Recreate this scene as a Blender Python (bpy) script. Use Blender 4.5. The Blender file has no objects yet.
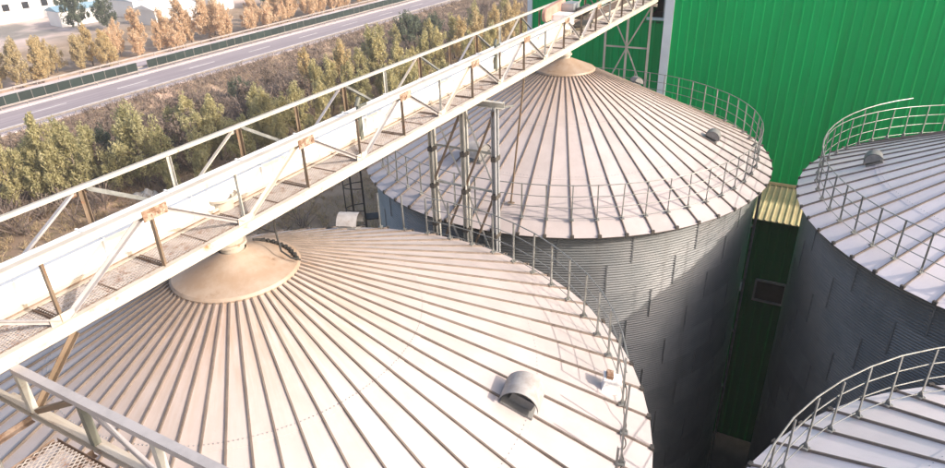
import bpy, math, random
import numpy as np
from mathutils import Vector, Matrix

rnd = random.Random(7)
nrng = np.random.default_rng(11)
R_ = math.radians
scene = bpy.context.scene
COL = scene.collection
sin, cos, pi = math.sin, math.cos, math.pi

# ------------------------------------------------------------------ camera
cam_d = bpy.data.cameras.new("camera")
cam = bpy.data.objects.new("camera", cam_d)
COL.objects.link(cam)
fw = Vector((-0.436, 0.772, -0.463)).normalized()
up = Vector((-0.198, 0.419, 0.886))
rt = fw.cross(up).normalized()
up = rt.cross(fw)
M = Matrix((rt, up, -fw)).transposed().to_4x4()
M.translation = Vector((9.435, -7.387, 30.0))
cam.matrix_world = M
cam_d.sensor_width = 36.0
cam_d.lens = 659.1 / 945 * 36
cam_d.clip_start = 0.1
cam_d.clip_end = 6000
scene.camera = cam

# ------------------------------------------------------------------ light
SUN_AZ, SUN_EL = R_(4), R_(28)          # azimuth from +X, counter-clockwise
world = bpy.data.worlds.new("World")
scene.world = world
world.use_nodes = True
nt = world.node_tree
sky = nt.nodes.new("ShaderNodeTexSky")
sky.sky_type = 'NISHITA'
sky.sun_disc = False
sky.sun_elevation = SUN_EL
sky.sun_rotation = pi / 2 - SUN_AZ
sky.air_density = 1.0
sky.ozone_density = 0.6
sky.dust_density = 4.0
bg = nt.nodes["Background"]
nt.links.new(sky.outputs[0], bg.inputs[0])
bg.inputs[1].default_value = 0.15
S = Vector((cos(SUN_EL) * cos(SUN_AZ), cos(SUN_EL) * sin(SUN_AZ), sin(SUN_EL)))
sd = bpy.data.lights.new("sun", 'SUN')
sd.energy = 2.6
sd.angle = R_(0.6)
sd.color = (1.0, 0.90, 0.80)
sun = bpy.data.objects.new("sun", sd)
sun.rotation_euler = S.to_track_quat('Z', 'Y').to_euler()
sun.location = S * 200
COL.objects.link(sun)
scene.view_settings.view_transform = 'Standard'
scene.view_settings.look = 'None'
scene.view_settings.gamma = 1
scene.view_settings.exposure = 0.97
scene.render.engine = 'CYCLES'

# ------------------------------------------------------------------ materials
MATS = {}


class NB:
    def __init__(self, m):
        self.t = m.node_tree
        self.b = self.t.nodes["Principled BSDF"]

    def n(self, kind, **kw):
        o = self.t.nodes.new(kind)
        for k, v in kw.items():
            if k in ('i',):
                for a, b in v.items():
                    if hasattr(b, 'is_output'):
                        self.t.links.new(b, o.inputs[a])
                    else:
                        o.inputs[a].default_value = b
            else:
                setattr(o, k, v)
        return o

    def link(self, a, b):
        self.t.links.new(a, b)

    def math(self, op, a, b=0.0, clamp=False):
        return self.n("ShaderNodeMath", operation=op, use_clamp=clamp, i={0: a, 1: b}).outputs[0]

    def mix(self, f, a, b, mode='MIX'):
        o = self.n("ShaderNodeMix", data_type='RGBA', blend_type=mode)
        for k, v in ((0, f), (6, a), (7, b)):
            if hasattr(v, 'is_output'):
                self.t.links.new(v, o.inputs[k])
            else:
                o.inputs[k].default_value = v if k == 0 else (*v[:3], 1)
        return o.outputs[2]

    def noise(self, vec, scale, detail=4, rough=.6):
        o = self.n("ShaderNodeTexNoise", i={'Scale': scale, 'Detail': detail, 'Roughness': rough})
        if vec is not None:
            self.link(vec, o.inputs['Vector'])
        return o.outputs[0]

    def ramp(self, v, a, b):
        return self.n("ShaderNodeMapRange", interpolation_type='SMOOTHSTEP', i={0: v, 1: a, 2: b}).outputs[0]

    def bump(self, h, strength=.3, dist=.02):
        o = self.n("ShaderNodeBump", i={'Strength': strength, 'Distance': dist, 'Height': h})
        self.link(o.outputs[0], self.b.inputs['Normal'])


def mat(name, col, rough=.6, metal=0.0, spec=.5):
    m = bpy.data.materials.new(name)
    m.use_nodes = True
    nb = NB(m)
    nb.b.inputs['Base Color'].default_value = (*col, 1)
    nb.b.inputs['Roughness'].default_value = rough
    nb.b.inputs['Metallic'].default_value = metal
    nb.b.inputs['Specular IOR Level'].default_value = spec
    MATS[name] = m
    return m, nb


def varied(name, c1, c2, scale=3.0, rough=.6, metal=0.0, rust=None, rust_lo=.6, rust_hi=.72, rust_scale=6, bump=0.0, rnd_amt=.12, coord='Object'):
    """two-tone noisy paint with optional rust patches and a small shift per object"""
    m, nb = mat(name, c1, rough, metal)
    tc = nb.n("ShaderNodeTexCoord")
    oi = nb.n("ShaderNodeObjectInfo")
    off = nb.n("ShaderNodeVectorMath", operation='SCALE', i={0: (37.1, 17.3, 9.7)})
    nb.link(oi.outputs['Random'], off.inputs['Scale'])
    v = nb.n("ShaderNodeVectorMath", operation='ADD')
    nb.link(tc.outputs[coord], v.inputs[0])
    nb.link(off.outputs[0], v.inputs[1])
    vec = v.outputs[0]
    n1 = nb.noise(vec, scale, 5, .65)
    c = nb.mix(nb.ramp(n1, .35, .68), c1, c2)
    if rust:
        n2 = nb.noise(vec, rust_scale, 6, .7)
        c = nb.mix(nb.ramp(n2, rust_lo, rust_hi), c, rust)
    k = nb.math('MULTIPLY_ADD', oi.outputs['Random'], rnd_amt)
    k.node.inputs[2].default_value = 1 - rnd_amt / 2
    cc = nb.n("ShaderNodeVectorMath", operation='SCALE')
    nb.link(c, cc.inputs[0])
    nb.link(k, cc.inputs['Scale'])
    nb.link(cc.outputs[0], nb.b.inputs['Base Color'])
    if bump:
        nb.bump(nb.noise(vec, scale * 8, 3), bump, .01)
    return m, nb, vec, cc


def roof_material(name='roof_steel', c1=(.53, .465, .45), c2=(.47, .41, .395), dirt=1.0):
    m, nb, vec, cc = varied(name, c1, c2, 1.1, .48, .12, rnd_amt=.10)
    tc = nb.n("ShaderNodeTexCoord")
    sx = nb.n("ShaderNodeSeparateXYZ")
    nb.link(tc.outputs['Object'], sx.inputs[0])
    stretch = nb.n("ShaderNodeMapping", i={'Scale': (.35, 5.0, 1)})
    nb.link(vec, stretch.inputs[0])
    streak = nb.noise(stretch.outputs[0], 2.2, 5, .7)
    near = nb.math('SUBTRACT', 1.0, nb.ramp(sx.outputs[0], 0.9, 5.2))
    near = nb.math('POWER', near, 1.6)
    f = nb.math('MULTIPLY', near, nb.ramp(streak, .22, .7), True)
    c = nb.mix(nb.math('MULTIPLY', f, .85 * dirt), cc.outputs[0], (.40, .27, .18))
    # dirt that collects against the standing seams, and a few smudges
    ang = nb.math('ABSOLUTE', nb.math('DIVIDE', sx.outputs[1], sx.outputs[0]))
    edge = nb.ramp(ang, .045, .053)
    c = nb.mix(nb.math('MULTIPLY', edge, nb.ramp(nb.noise(vec, 2.5), .3, .75)), c, (.40, .33, .28))
    sm = nb.ramp(nb.noise(vec, 4.5, 6, .75), .66, .78)
    c = nb.mix(nb.math('MULTIPLY', sm, .42), c, (.42, .36, .33))
    run = nb.ramp(nb.noise(stretch.outputs[0], 3.6, 6, .75), .56, .74)     # long dirt runs down the slope
    c = nb.mix(nb.math('MULTIPLY', run, .30 * dirt + .08), c, (.40, .33, .29))
    spot = nb.ramp(nb.noise(vec, 22, 2, .5), .74, .78)                      # droppings and small rust spots
    c = nb.mix(nb.math('MULTIPLY', spot, .5), c, (.30, .24, .20))
    nb.link(c, nb.b.inputs['Base Color'])
    nb.link(nb.math('MULTIPLY_ADD', nb.noise(vec, 3), .25), nb.b.inputs['Roughness'])
    nb.b.inputs['Roughness'].links[0].from_node.inputs[2].default_value = .36
    nb.bump(nb.noise(vec, 1.3, 2), .12, .03)


roof_material()
roof_material('roof_steel_clean', (.90, .80, .785), (.84, .745, .73), .35)
varied('roof_rib', (.215, .175, .15), (.15, .12, .10), 2.0, .55, .2, rust=(.34, .22, .13), rust_lo=.58, rust_hi=.8)
varied('cap_steel', (.32, .23, .165), (.39, .31, .25), 1.6, .6, .1, rust=(.20, .12, .07), rust_lo=.56, rust_hi=.74, rust_scale=2.6)
varied('galv', (.44, .45, .46), (.36, .37, .38), 4, .42, .5)
varied('wall_steel', (.27, .27, .268), (.22, .228, .228), .8, .42, .5, rnd_amt=.26)
varied('dark_seal', (.05, .05, .05), (.08, .075, .07), 8, .7)
varied('seam_seal', (.13, .135, .14), (.20, .20, .20), 8, .6)
varied('rail_steel', (.27, .275, .265), (.19, .19, .175), 5, .45, .3, rust=(.22, .14, .09), rust_lo=.64, rust_hi=.8)
varied('cream_paint', (.53, .48, .41), (.46, .40, .33), 1.6, .5, rust=(.30, .15, .07), rust_lo=.60, rust_hi=.74, rust_scale=3.2)
varied('far_chord', (.46, .43, .38), (.38, .35, .30), 2, .55, .1, rust=(.25, .14, .07), rust_lo=.62, rust_hi=.75)
varied('brown_paint', (.20, .145, .10), (.14, .10, .065), 3, .55, rust=(.25, .11, .05), rust_lo=.55, rust_hi=.75)
varied('lilac_steel', (.40, .375, .375), (.33, .31, .31), 3, .5, .1, rust=(.36, .2, .11), rust_lo=.68, rust_hi=.8)
varied('rusty_plate', (.24, .15, .10), (.44, .37, .30), 5, .75, rust=(.15, .075, .04), rust_lo=.44, rust_hi=.62, rust_scale=9)
varied('rusty_angle', (.17, .11, .075), (.28, .21, .165), 5, .8, rust=(.13, .07, .04), rust_lo=.5, rust_hi=.7)
varied('grating', (.38, .34, .315), (.29, .25, .23), 4, .7, .1, rust=(.20, .12, .085), rust_lo=.5, rust_hi=.7)
varied('white_paint', (.88, .87, .85), (.85, .83, .80), 1.2, .45, rust=(.45, .30, .19), rust_lo=.74, rust_hi=.84, rust_scale=3)
varied('dark_olive', (.12, .13, .11), (.17, .17, .14), 3, .5, .2)
varied('post_steel', (.50, .49, .45), (.40, .38, .33), 3, .5, .15, rust=(.25, .16, .10), rust_lo=.62, rust_hi=.76)
varied('hood_steel', (.42, .40, .39), (.33, .30, .28), 5, .55, .1, rust=(.26, .18, .12), rust_lo=.6, rust_hi=.8)
varied('vent_grey', (.24, .235, .23), (.18, .175, .17), 5, .6, .2)
varied('dark_metal', (.06, .055, .05), (.10, .085, .07), 4, .6, .2)
varied('rubber', (.025, .025, .025), (.04, .035, .03), 6, .7)
varied('guard_pink', (.50, .30, .24), (.40, .22, .16), 4, .6)
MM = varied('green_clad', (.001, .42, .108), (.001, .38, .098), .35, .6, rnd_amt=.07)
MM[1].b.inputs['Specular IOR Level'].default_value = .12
MM = varied('green_shaded', (.002, .16, .035), (.002, .14, .03), .35, .6, rnd_amt=.07)  # cladding green darkened: the shadow on the lean-to wall is in the colour
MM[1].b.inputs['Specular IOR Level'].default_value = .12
varied('trim_white', (.76, .79, .82), (.68, .71, .74), .8, .5)
varied('canopy_yellow', (.62, .52, .30), (.50, .41, .24), .9, .55, rust=(.32, .26, .17), rust_lo=.58, rust_hi=.75, rust_scale=1.2)
varied('glass_dark', (.02, .022, .025), (.03, .03, .035), 2, .12)
varied('interior_dark', (.03, .03, .03), (.045, .045, .045), 1, .8)
varied('concrete', (.16, .145, .125), (.11, .10, .085), .6, .85, bump=.3, coord='Object')
varied('asphalt', (.38, .325, .345), (.335, .285, .305), .12, .85, bump=.15)
varied('pale_shoulder', (.62, .52, .51), (.55, .46, .45), .25, .85)
varied('road_paint', (.72, .70, .68), (.6, .58, .56), 2, .7)
varied('guard_rail', (.34, .30, .28), (.28, .25, .23), 1, .6, .2)
varied('screen_green', (.006, .017, .014), (.009, .023, .019), 2.5, .6, rnd_amt=.5)  # screen green, darkened further to take in the shade around the panels
varied('far_white', (.80, .78, .76), (.75, .72, .70), .15, .7)
varied('far_blue', (.22, .36, .45), (.28, .40, .48), .2, .6)
varied('far_grey_roof', (.46, .50, .56), (.54, .55, .58), .15, .6)
varied('bark', (.17, .13, .10), (.25, .20, .16), 6, .9)
varied('tarp', (.72, .70, .68), (.55, .52, .50), 3, .7)


def streaks(name, scale, col, lo, hi, amt, nscale=1.0):
    """long worn or dirty streaks over an existing paint, stretched along one axis"""
    m = MATS[name]
    nb = NB(m)
    src = nb.b.inputs['Base Color'].links[0].from_socket
    geo = nb.n("ShaderNodeNewGeometry")
    mp = nb.n("ShaderNodeMapping", i={'Scale': scale})
    nb.link(geo.outputs['Position'], mp.inputs[0])
    f = nb.math('MULTIPLY', nb.ramp(nb.noise(mp.outputs[0], nscale, 5, .65), lo, hi), amt)
    nb.link(nb.mix(f, src, col), nb.b.inputs['Base Color'])


streaks('green_clad', (1.6, 1.6, .07), (.01, .33, .10), .45, .75, .5)
streaks('green_clad', (.5, .5, .03), (.002, .24, .05), .5, .7, .5)
streaks('asphalt', (.85, .006, 1), (.24, .205, .22), .40, .62, .75)
streaks('asphalt', (.3, .05, 1), (.42, .37, .38), .55, .7, .5)
streaks('wall_steel', (1.2, 1.2, .12), (.17, .165, .155), .5, .75, .5)
streaks('pale_shoulder', (.5, .05, 1), (.40, .33, .31), .5, .7, .6)


def leaf_mat(name, cols, trans=.45):
    m, nb = mat(name, cols[0], .65, 0, .25)
    oi = nb.n("ShaderNodeObjectInfo")
    geo = nb.n("ShaderNodeNewGeometry")
    n1 = nb.noise(geo.outputs['Position'], .55, 3, .6)
    n2 = nb.noise(geo.outputs['Position'], 3.0, 2, .6)
    f = nb.math('ADD', nb.math('MULTIPLY', oi.outputs['Random'], .55), nb.math('MULTIPLY', n1, .5))
    c = nb.mix(nb.ramp(f, .25, .85), cols[0], cols[1])
    c = nb.mix(nb.ramp(n2, .45, .75), c, cols[2])
    nb.link(c, nb.b.inputs['Base Color'])
    tr = nb.n("ShaderNodeBsdfTranslucent")
    nb.link(c, tr.inputs[0])
    mx = nb.n("ShaderNodeMixShader", i={0: trans})
    nb.link(nb.b.outputs[0], mx.inputs[1])
    nb.link(tr.outputs[0], mx.inputs[2])
    nb.link(mx.outputs[0], nb.t.nodes['Material Output'].inputs[0])


leaf_mat('leaf_green', ((.42, .39, .20), (.54, .48, .25), (.64, .56, .34)))
leaf_mat('leaf_gold', ((.70, .52, .34), (.76, .58, .40), (.64, .53, .40)))
leaf_mat('leaf_yellow', ((.62, .48, .25), (.56, .46, .27), (.50, .43, .29)))
leaf_mat('leaf_dark', ((.13, .16, .11), (.16, .19, .13), (.20, .21, .14)))
leaf_mat('leaf_brown', ((.22, .165, .14), (.28, .215, .17), (.18, .15, .11)), .2)
leaf_mat('scrub', ((.215, .16, .14), (.27, .205, .17), (.20, .175, .115)), .2)
leaf_mat('dry_grass', ((.46, .34, .21), (.38, .28, .18), (.27, .24, .11)), .25)


def ground_material():
    m, nb = mat('earth', (.26, .19, .13), .95, 0, .2)
    geo = nb.n("ShaderNodeNewGeometry")
    p = geo.outputs['Position']
    n1 = nb.noise(p, .07, 6, .65)
    n2 = nb.noise(p, .6, 6, .7)
    n3 = nb.noise(p, .025, 4, .55)
    c = nb.mix(nb.ramp(n1, .35, .65), (.26, .185, .13), (.40, .30, .215))
    c = nb.mix(nb.ramp(n2, .52, .7), c, (.19, .155, .085))
    c = nb.mix(nb.math('MULTIPLY', nb.ramp(n1, .52, .60), nb.ramp(n3, .42, .55)), c, (.55, .39, .30))
    sx = nb.n("ShaderNodeSeparateXYZ")
    nb.link(p, sx.inputs[0])
    far = nb.ramp(nb.math('MULTIPLY', sx.outputs[0], -1.0), 150, 175)
    pale = nb.mix(nb.ramp(nb.noise(p, .035, 6, .7), .4, .62), (.64, .52, .48), (.46, .38, .35))
    pale = nb.mix(nb.ramp(nb.noise(p, .016, 5, .6), .52, .6), pale, (.24, .22, .20))
    c = nb.mix(far, c, pale)
    nb.link(c, nb.b.inputs['Base Color'])
    nb.bump(n2, .6, .15)


ground_material()

# ------------------------------------------------------------------ mesh helpers


class MB:
    def __init__(self):
        self.v, self.f, self.m = [], [], []

    def add(self, vs, fs, mi=0):
        o = len(self.v)
        self.v += [tuple(a) for a in vs]
        self.f += [tuple(i + o for i in q) for q in fs]
        self.m += [mi] * len(fs)
        return self

    def box(self, c, s, mi=0, rz=0.0, rot=None):
        x, y, z = s[0] / 2, s[1] / 2, s[2] / 2
        vs = [Vector(a) for a in ((-x, -y, -z), (x, -y, -z), (x, y, -z), (-x, y, -z), (-x, -y, z), (x, -y, z), (x, y, z), (-x, y, z))]
        if rot is None:
            rot = Matrix.Rotation(rz, 3, 'Z')
        return self.add([rot @ a + Vector(c) for a in vs], [(3, 2, 1, 0), (4, 5, 6, 7), (0, 1, 5, 4), (1, 2, 6, 5), (2, 3, 7, 6), (3, 0, 4, 7)], mi)

    def extrude(self, prof, p, q, upv=(0, 0, 1), mi=0):
        p, q = Vector(p), Vector(q)
        d = (q - p).normalized()
        u = Vector(upv)
        a = d.cross(u)
        if a.length < 1e-4:
            a = d.cross(Vector((0, 1, 0)))
        a.normalize()
        b = a.cross(d).normalized()
        n = len(prof)
        vs = [p + a * x + b * y for x, y in prof] + [q + a * x + b * y for x, y in prof]
        fs = [(i, (i + 1) % n, n + (i + 1) % n, n + i) for i in range(n)]
        fs += [tuple(reversed(range(n))), tuple(range(n, 2 * n))]
        return self.add(vs, fs, mi)

    def beam(self, p, q, w, h, upv=(0, 0, 1), mi=0):
        return self.extrude([(-w / 2, -h / 2), (w / 2, -h / 2), (w / 2, h / 2), (-w / 2, h / 2)], p, q, upv, mi)

    def angle(self, p, q, w, t=.008, upv=(0, 0, 1), flip=1, mi=0):
        pr = [(0, 0), (flip * w, 0), (flip * w, t), (flip * t, t), (flip * t, w), (0, w)]
        pr = [(x - flip * w / 2, y - w / 2) for x, y in pr]
        return self.extrude(pr, p, q, upv, mi)

    def channel(self, p, q, w, h, t=.012, upv=(0, 0, 1), flip=1, mi=0):
        pr = [(0, 0), (w, 0), (w, t), (t, t), (t, h - t), (w, h - t), (w, h), (0, h)]
        pr = [(flip * (x - w / 2), y - h / 2) for x, y in pr]
        return self.extrude(pr, p, q, upv, mi)

    def tube(self, pts, r, n=6, mi=0, closed=False, r2=None):
        P = [Vector(a) for a in pts]
        k = len(P)
        vs, fs = [], []
        for i, p in enumerate(P):
            if closed:
                d = P[(i + 1) % k] - P[i - 1]
            else:
                d = P[min(i + 1, k - 1)] - P[max(i - 1, 0)]
            d.normalize()
            a = d.cross(Vector((0, 0, 1)))
            if a.length < .05:
                a = d.cross(Vector((0, 1, 0)))
            a.normalize()
            b = a.cross(d)
            rr = r if r2 is None else r + (r2 - r) * i / max(1, k - 1)
            vs += [p + a * (rr * cos(2 * pi * j / n)) + b * (rr * sin(2 * pi * j / n)) for j in range(n)]
        segs = k if closed else k - 1
        for i in range(segs):
            o, o2 = i * n, ((i + 1) % k) * n
            fs += [(o + j, o + (j + 1) % n, o2 + (j + 1) % n, o2 + j) for j in range(n)]
        if not closed:
            fs += [tuple(reversed(range(n))), tuple((k - 1) * n + j for j in range(n))]
        return self.add(vs, fs, mi)

    def lathe(self, prof, n=48, mi=0, c=(0, 0, 0), a0=0.0, a1=2 * pi):
        full = abs(a1 - a0 - 2 * pi) < 1e-6
        cnt = n if full else n + 1
        vs = []
        for i in range(cnt):
            a = a0 + (a1 - a0) * i / n
            vs += [(c[0] + r * cos(a), c[1] + r * sin(a), c[2] + z) for r, z in prof]
        k = len(prof)
        fs = []
        for i in range(n):
            o, o2 = i * k, ((i + 1) % cnt) * k
            fs += [(o + j, o2 + j, o2 + j + 1, o + j + 1) for j in range(k - 1)]
        return self.add(vs, fs, mi)

    def mesh(self, name, mats, smooth=False, sharp=None):
        me = bpy.data.meshes.new(name)
        me.from_pydata(self.v, [], self.f)
        for a in ([mats] if isinstance(mats, str) else mats):
            me.materials.append(MATS[a])
        if any(self.m):
            me.polygons.foreach_set('material_index', self.m)
        if smooth:
            me.polygons.foreach_set('use_smooth', [True] * len(self.f))
            if sharp:
                me.set_sharp_from_angle(angle=R_(sharp))
        me.update()
        return me


def link(name, me, parent=None, loc=(0, 0, 0), rz=0.0):
    o = bpy.data.objects.new(name, me)
    COL.objects.link(o)
    o.location = loc
    o.rotation_euler = (0, 0, rz)
    if parent is not None:
        o.parent = parent
    return o


def tag(o, label, cat=None, group=None):
    o['label'] = label
    if cat:
        o['category'] = cat
    if group:
        o['group'] = group
    return o


def thing(name, label, cat, loc=(0, 0, 0), rz=0.0, group=None):
    return tag(link(name, None, None, loc, rz), label, cat, group)


def structure(name, me, parent=None, loc=(0, 0, 0)):
    o = link(name, me, parent, loc)
    o['kind'] = 'structure'
    return o


# ------------------------------------------------------------------ setting: ground, yard, highway
g = MB()
g.add([(-1200, -1200, 0), (1200, -1200, 0), (1200, 1200, 0), (-1200, 1200, 0)], [(0, 1, 2, 3)])
structure('ground', g.mesh('ground', 'earth'))
y = MB()
y.box((22, 12, .03), (66, 52, .05))
structure('yard', y.mesh('yard', 'concrete'))

HZ = 2.0                                   # the highway runs on a low embankment
e = MB()
Y0, Y1 = -400, 900
prof = [(-84.5, -.02), (-88.6, HZ - .05), (-113.0, HZ - .05), (-117.2, -.02)]
vs = [(x, Y0, z) for x, z in prof] + [(x, Y1, z) for x, z in prof]
e.add(vs, [(0, 1, 5, 4), (1, 2, 6, 5), (2, 3, 7, 6)])
structure('embankment', e.mesh('embankment', 'earth'))


def strip(name, x0, x1, z, m, t=.12):
    b = MB()
    b.box(((x0 + x1) / 2, (Y0 + Y1) / 2, z - t / 2), (abs(x1 - x0), Y1 - Y0, t))
    return structure(name, b.mesh(name, m))


strip('road_shoulder', -89.0, -92.0, HZ + .05, 'pale_shoulder')
strip('road', -92.0, -100.9, HZ + .06, 'asphalt')
strip('median', -100.9, -104.6, HZ + .16, 'pale_shoulder', .25)
strip('road', -104.6, -111.2, HZ + .06, 'asphalt')
strip('road_shoulder', -111.2, -112.8, HZ + .05, 'pale_shoulder')
for x in (-92.25, -100.4, -105.1, -110.9):
    b = MB()
    b.box((x, 250, HZ + .062), (.24, 1300, .012))
    structure('edge_line', b.mesh('edge_line', 'road_paint'))
dash = MB().box((0, 0, 0), (.22, 6, .012)).mesh('lane_dash', 'road_paint')
for x in (-96.4, -108.0):
    root = structure('lane_line', MB().box((x, -100, HZ + .062), (.2, 5, .012)).mesh('lane_line', 'road_paint'))
    for k in range(17):
        link('lane_dash', dash, root, (x, 18 + k * 15, HZ + .062))


def guardrail(x, label, face):
    root = thing('guard_rail', label, 'guard rail', (x, 120, HZ + .05))
    b = MB()
    pr = [(0, 0), (.02, .03), (.06, .07), (.06, .13), (.01, .16), (.06, .19), (.06, .25), (.02, .30), (0, .32), (-.02, .32), (-.02, 0)]
    b.extrude([(face * p, q + .45) for p, q in pr], (0, -140, 0), (0, 160, 0))
    link('rail_beam', b.mesh('rail_beam', 'guard_rail'), root)
    post = MB().box((-face * .07, 0, .3), (.12, .12, .8)).mesh('rail_post', 'guard_rail')
    for k in range(60):
        link('rail_post', post, root, (0, -100 + 4.0 * k, 0))
    return root


guardrail(-89.2, 'low metal guard rail along the near edge of the highway, nearest the scrub', 1)
guardrail(-101.5, 'pale guard rail on the near side of the green median screen', 1)
guardrail(-104.0, 'guard rail on the far side of the green median screen', -1)
guardrail(-112.5, 'guard rail along the far edge of the highway below the golden trees', -1)

fence = thing('median_screen', 'row of dark green anti-glare mesh panels along the highway median', 'screen', (-102.7, 100, HZ + .1))
pan = MB().box((0, 0, .94), (.05, 2.08, 1.80)).mesh('screen_panel', 'screen_green')  # panel height also covers the band of shade below the screen
pst = MB().box((0, 0, .92), (.05, .05, 1.84)).box((0, 0, .02), (.2, .2, .06)).mesh('screen_post', 'guard_rail')
for k in range(92):
    yy = -76 + 2.14 * k
    link('screen_post', pst, fence, (0, yy, 0))
    if k not in (21, 70):
        o = link('screen_panel', pan, fence, (0, yy + 1.07, 0))
        o.rotation_euler = (rnd.uniform(-.01, .01), rnd.uniform(-.04, .04), 0)

# ------------------------------------------------------------------ green warehouse
WY, RY, WTOP = 30.0, 36.0, 31.0
bld = thing('green_warehouse', 'tall bright green metal-clad warehouse with white corner trim behind the silos', 'building', (0, 0, 0))


def clad_mesh(name, m, width, z0, z1, ribs=2):
    """vertical trapezoidal cladding sheet, front towards -Y, local x from 0 to width"""
    pts = []
    pitch = width / ribs
    for k in range(ribs):
        a = k * pitch
        pts += [(a, 0), (a + pitch * .70, 0), (a + pitch * .78, -.026), (a + pitch * .92, -.026)]
    pts.append((width, 0))
    b = MB()
    n = len(pts)
    vs = [(x, yy, z0) for x, yy in pts] + [(x, yy, z1) for x, yy in pts]
    vs += [(0, .06, z0), (width, .06, z0), (0, .06, z1), (width, .06, z1)]
    fs = [(i, i + 1, n + i + 1, n + i) for i in range(n - 1)]
    fs += [(2 * n + 1, 2 * n, 2 * n + 2, 2 * n + 3), (2 * n, 0, n, 2 * n + 2), (n - 1, 2 * n + 1, 2 * n + 3, 2 * n - 1)]
    b.add(vs, fs)
    return b.mesh(name, m)


SW = .90
main_sheet = clad_mesh('wall_panel', 'green_clad', SW - .004, 0, WTOP)
for k in range(50):
    link('wall_panel', main_sheet, bld, (1.15 + k * SW, WY + (.012 if k % 2 else 0), 0))
rec_sheet = clad_mesh('wall_panel', 'green_clad', SW - .004, 0, WTOP)
low_sheet = clad_mesh('wall_panel', 'green_clad', SW - .004, 0, 22.35)
top_sheet = clad_mesh('wall_panel', 'green_clad', SW - .004, 28.5, WTOP)
for k in range(13):
    x = -9.75 + k * SW
    if x < -1.7:
        link('wall_panel', rec_sheet, bld, (x, RY, 0))
    else:
        link('wall_panel', low_sheet, bld, (x, RY, 0))
        link('wall_panel', top_sheet, bld, (x, RY, 0))
b = MB()
b.box((.93, WY - .03, WTOP / 2), (.46, .16, WTOP))
b.box((.74, WY + .15, WTOP / 2), (.08, .30, WTOP))
link('corner_trim', b.mesh('corner_trim', 'trim_white'), bld)
b = MB()
b.box((-9.9, RY - .03, WTOP / 2), (.34, .18, WTOP))
link('corner_trim', b.mesh('corner_trim', 'trim_white'), bld)
b = MB()
b.box((-.1, RY - .06, 22.43), (3.4, .20, .16))
link('window_sill', b.mesh('window_sill', 'trim_white'), bld)
for x in (-1.55, -.75, .25):
    b = MB()
    b.box((x, RY - .03, 25.5), (.09, .12, 6.0))
    link('window_post', b.mesh('window_post', 'galv'), bld)
b = MB()                                    # closed shell of the building
b.box((23.6, 60.0, WTOP / 2), (45.0, .2, WTOP))
b.box((-5.0, 60.0, WTOP / 2), (9.9, .2, WTOP))
b.box((-9.95, 48.1, WTOP / 2), (.16, 24.0, WTOP))
b.box((46.15, 45, WTOP / 2), (.16, 30.2, WTOP))
b.box((.98, 33.1, WTOP / 2), (.12, 5.8, WTOP))
link('side_wall', b.mesh('side_wall', 'green_clad'), bld)
b = MB()
b.box((-.0, 40.0, 24.5), (4.5, .1, 12.0))
b.box((-.0, 38.0, 22.2), (4.5, 4.0, .1))
link('inner_wall', b.mesh('inner_wall', 'interior_dark'), bld)  # near-black colour stands in for the unlit room behind the opening
b = MB()
b.box((23.6, 45.1, WTOP + .1), (45.6, 30.4, .2))
b.box((-4.6, 48.1, WTOP + .1), (10.8, 24.4, .2))
link('roof', b.mesh('roof', 'far_grey_roof'), bld)

# lean-to in front of it: yellow roof sheets over a green wall with its shade painted in
annex = thing('lean_to', 'green lean-to with pale yellow ribbed roof squeezed between the silos and warehouse', 'shed', (0, 0, 0))
sheet = MB()
pr = []
for k in range(3):
    a = k * .3
    pr += [(a, 0), (a + .2, 0), (a + .225, .05), (a + .275, .05)]
pr.append((.897, 0))
n = len(pr)
vs = [(x, 25.55, 14.80 + z) for x, z in pr] + [(x, 29.9, 14.96 + z) for x, z in pr]
vs += [(0, 25.55, 14.77), (.897, 25.55, 14.77), (0, 29.9, 14.93), (.897, 29.9, 14.93)]
sheet.add(vs, [(i, i + 1, n + i + 1, n + i) for i in range(n - 1)] + [(2 * n + 1, 2 * n, 2 * n + 2, 2 * n + 3)] + [tuple(reversed(range(n))) + (2 * n, 2 * n + 1)])
sheet = sheet.mesh('roof_sheet', 'canopy_yellow')
for k in range(42):
    o = link('roof_sheet', sheet, annex, (1.8 + k * .9, 0, 0.003 * (k % 2)))
b = MB()
b.box((20.3, 29.88, 15.10), (37.5, .10, .14))
link('flashing', b.mesh('flashing', 'canopy_yellow'), annex)
lsheet = clad_mesh('wall_panel', 'green_shaded', SW - .004, 0, 14.70)
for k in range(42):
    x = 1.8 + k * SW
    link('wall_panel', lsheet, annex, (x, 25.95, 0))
b = MB()
b.box((8.62, 25.84, 10.62), (1.36, .06, 1.12), 1)
for dx in (-.72, .72):
    b.box((8.62 + dx, 25.80, 10.62), (.09, .14, 1.30))
for dz in (-.61, .61):
    b.box((8.62, 25.80, 10.62 + dz), (1.35, .14, .09))
link('window', b.mesh('window', ['galv', 'glass_dark']), annex)
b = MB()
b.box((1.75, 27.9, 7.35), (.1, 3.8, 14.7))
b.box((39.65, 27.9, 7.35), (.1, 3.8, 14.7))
link('side_wall', b.mesh('side_wall', 'green_shaded'), annex)

# ------------------------------------------------------------------ silos
RS, EAVE, SP = 8.0, 20.44, 17.103
SL = 0.4639
SLA = math.atan(SL)
RP = 7.54                                  # radius of the railing


def roof_z(r):
    return (RS - r) * SL


RING_H, RING_N = 1.12, 18
RW = 7.72                                  # the roof overhangs the wall a little


def corr_profile(z0, z1, r, amp, per):
    n = int(round((z1 - z0) / .0933 * per))
    return [(r + amp * sin(2 * pi * (i / per)), z0 + (z1 - z0) * i / n) for i in range(n + 1)]


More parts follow.
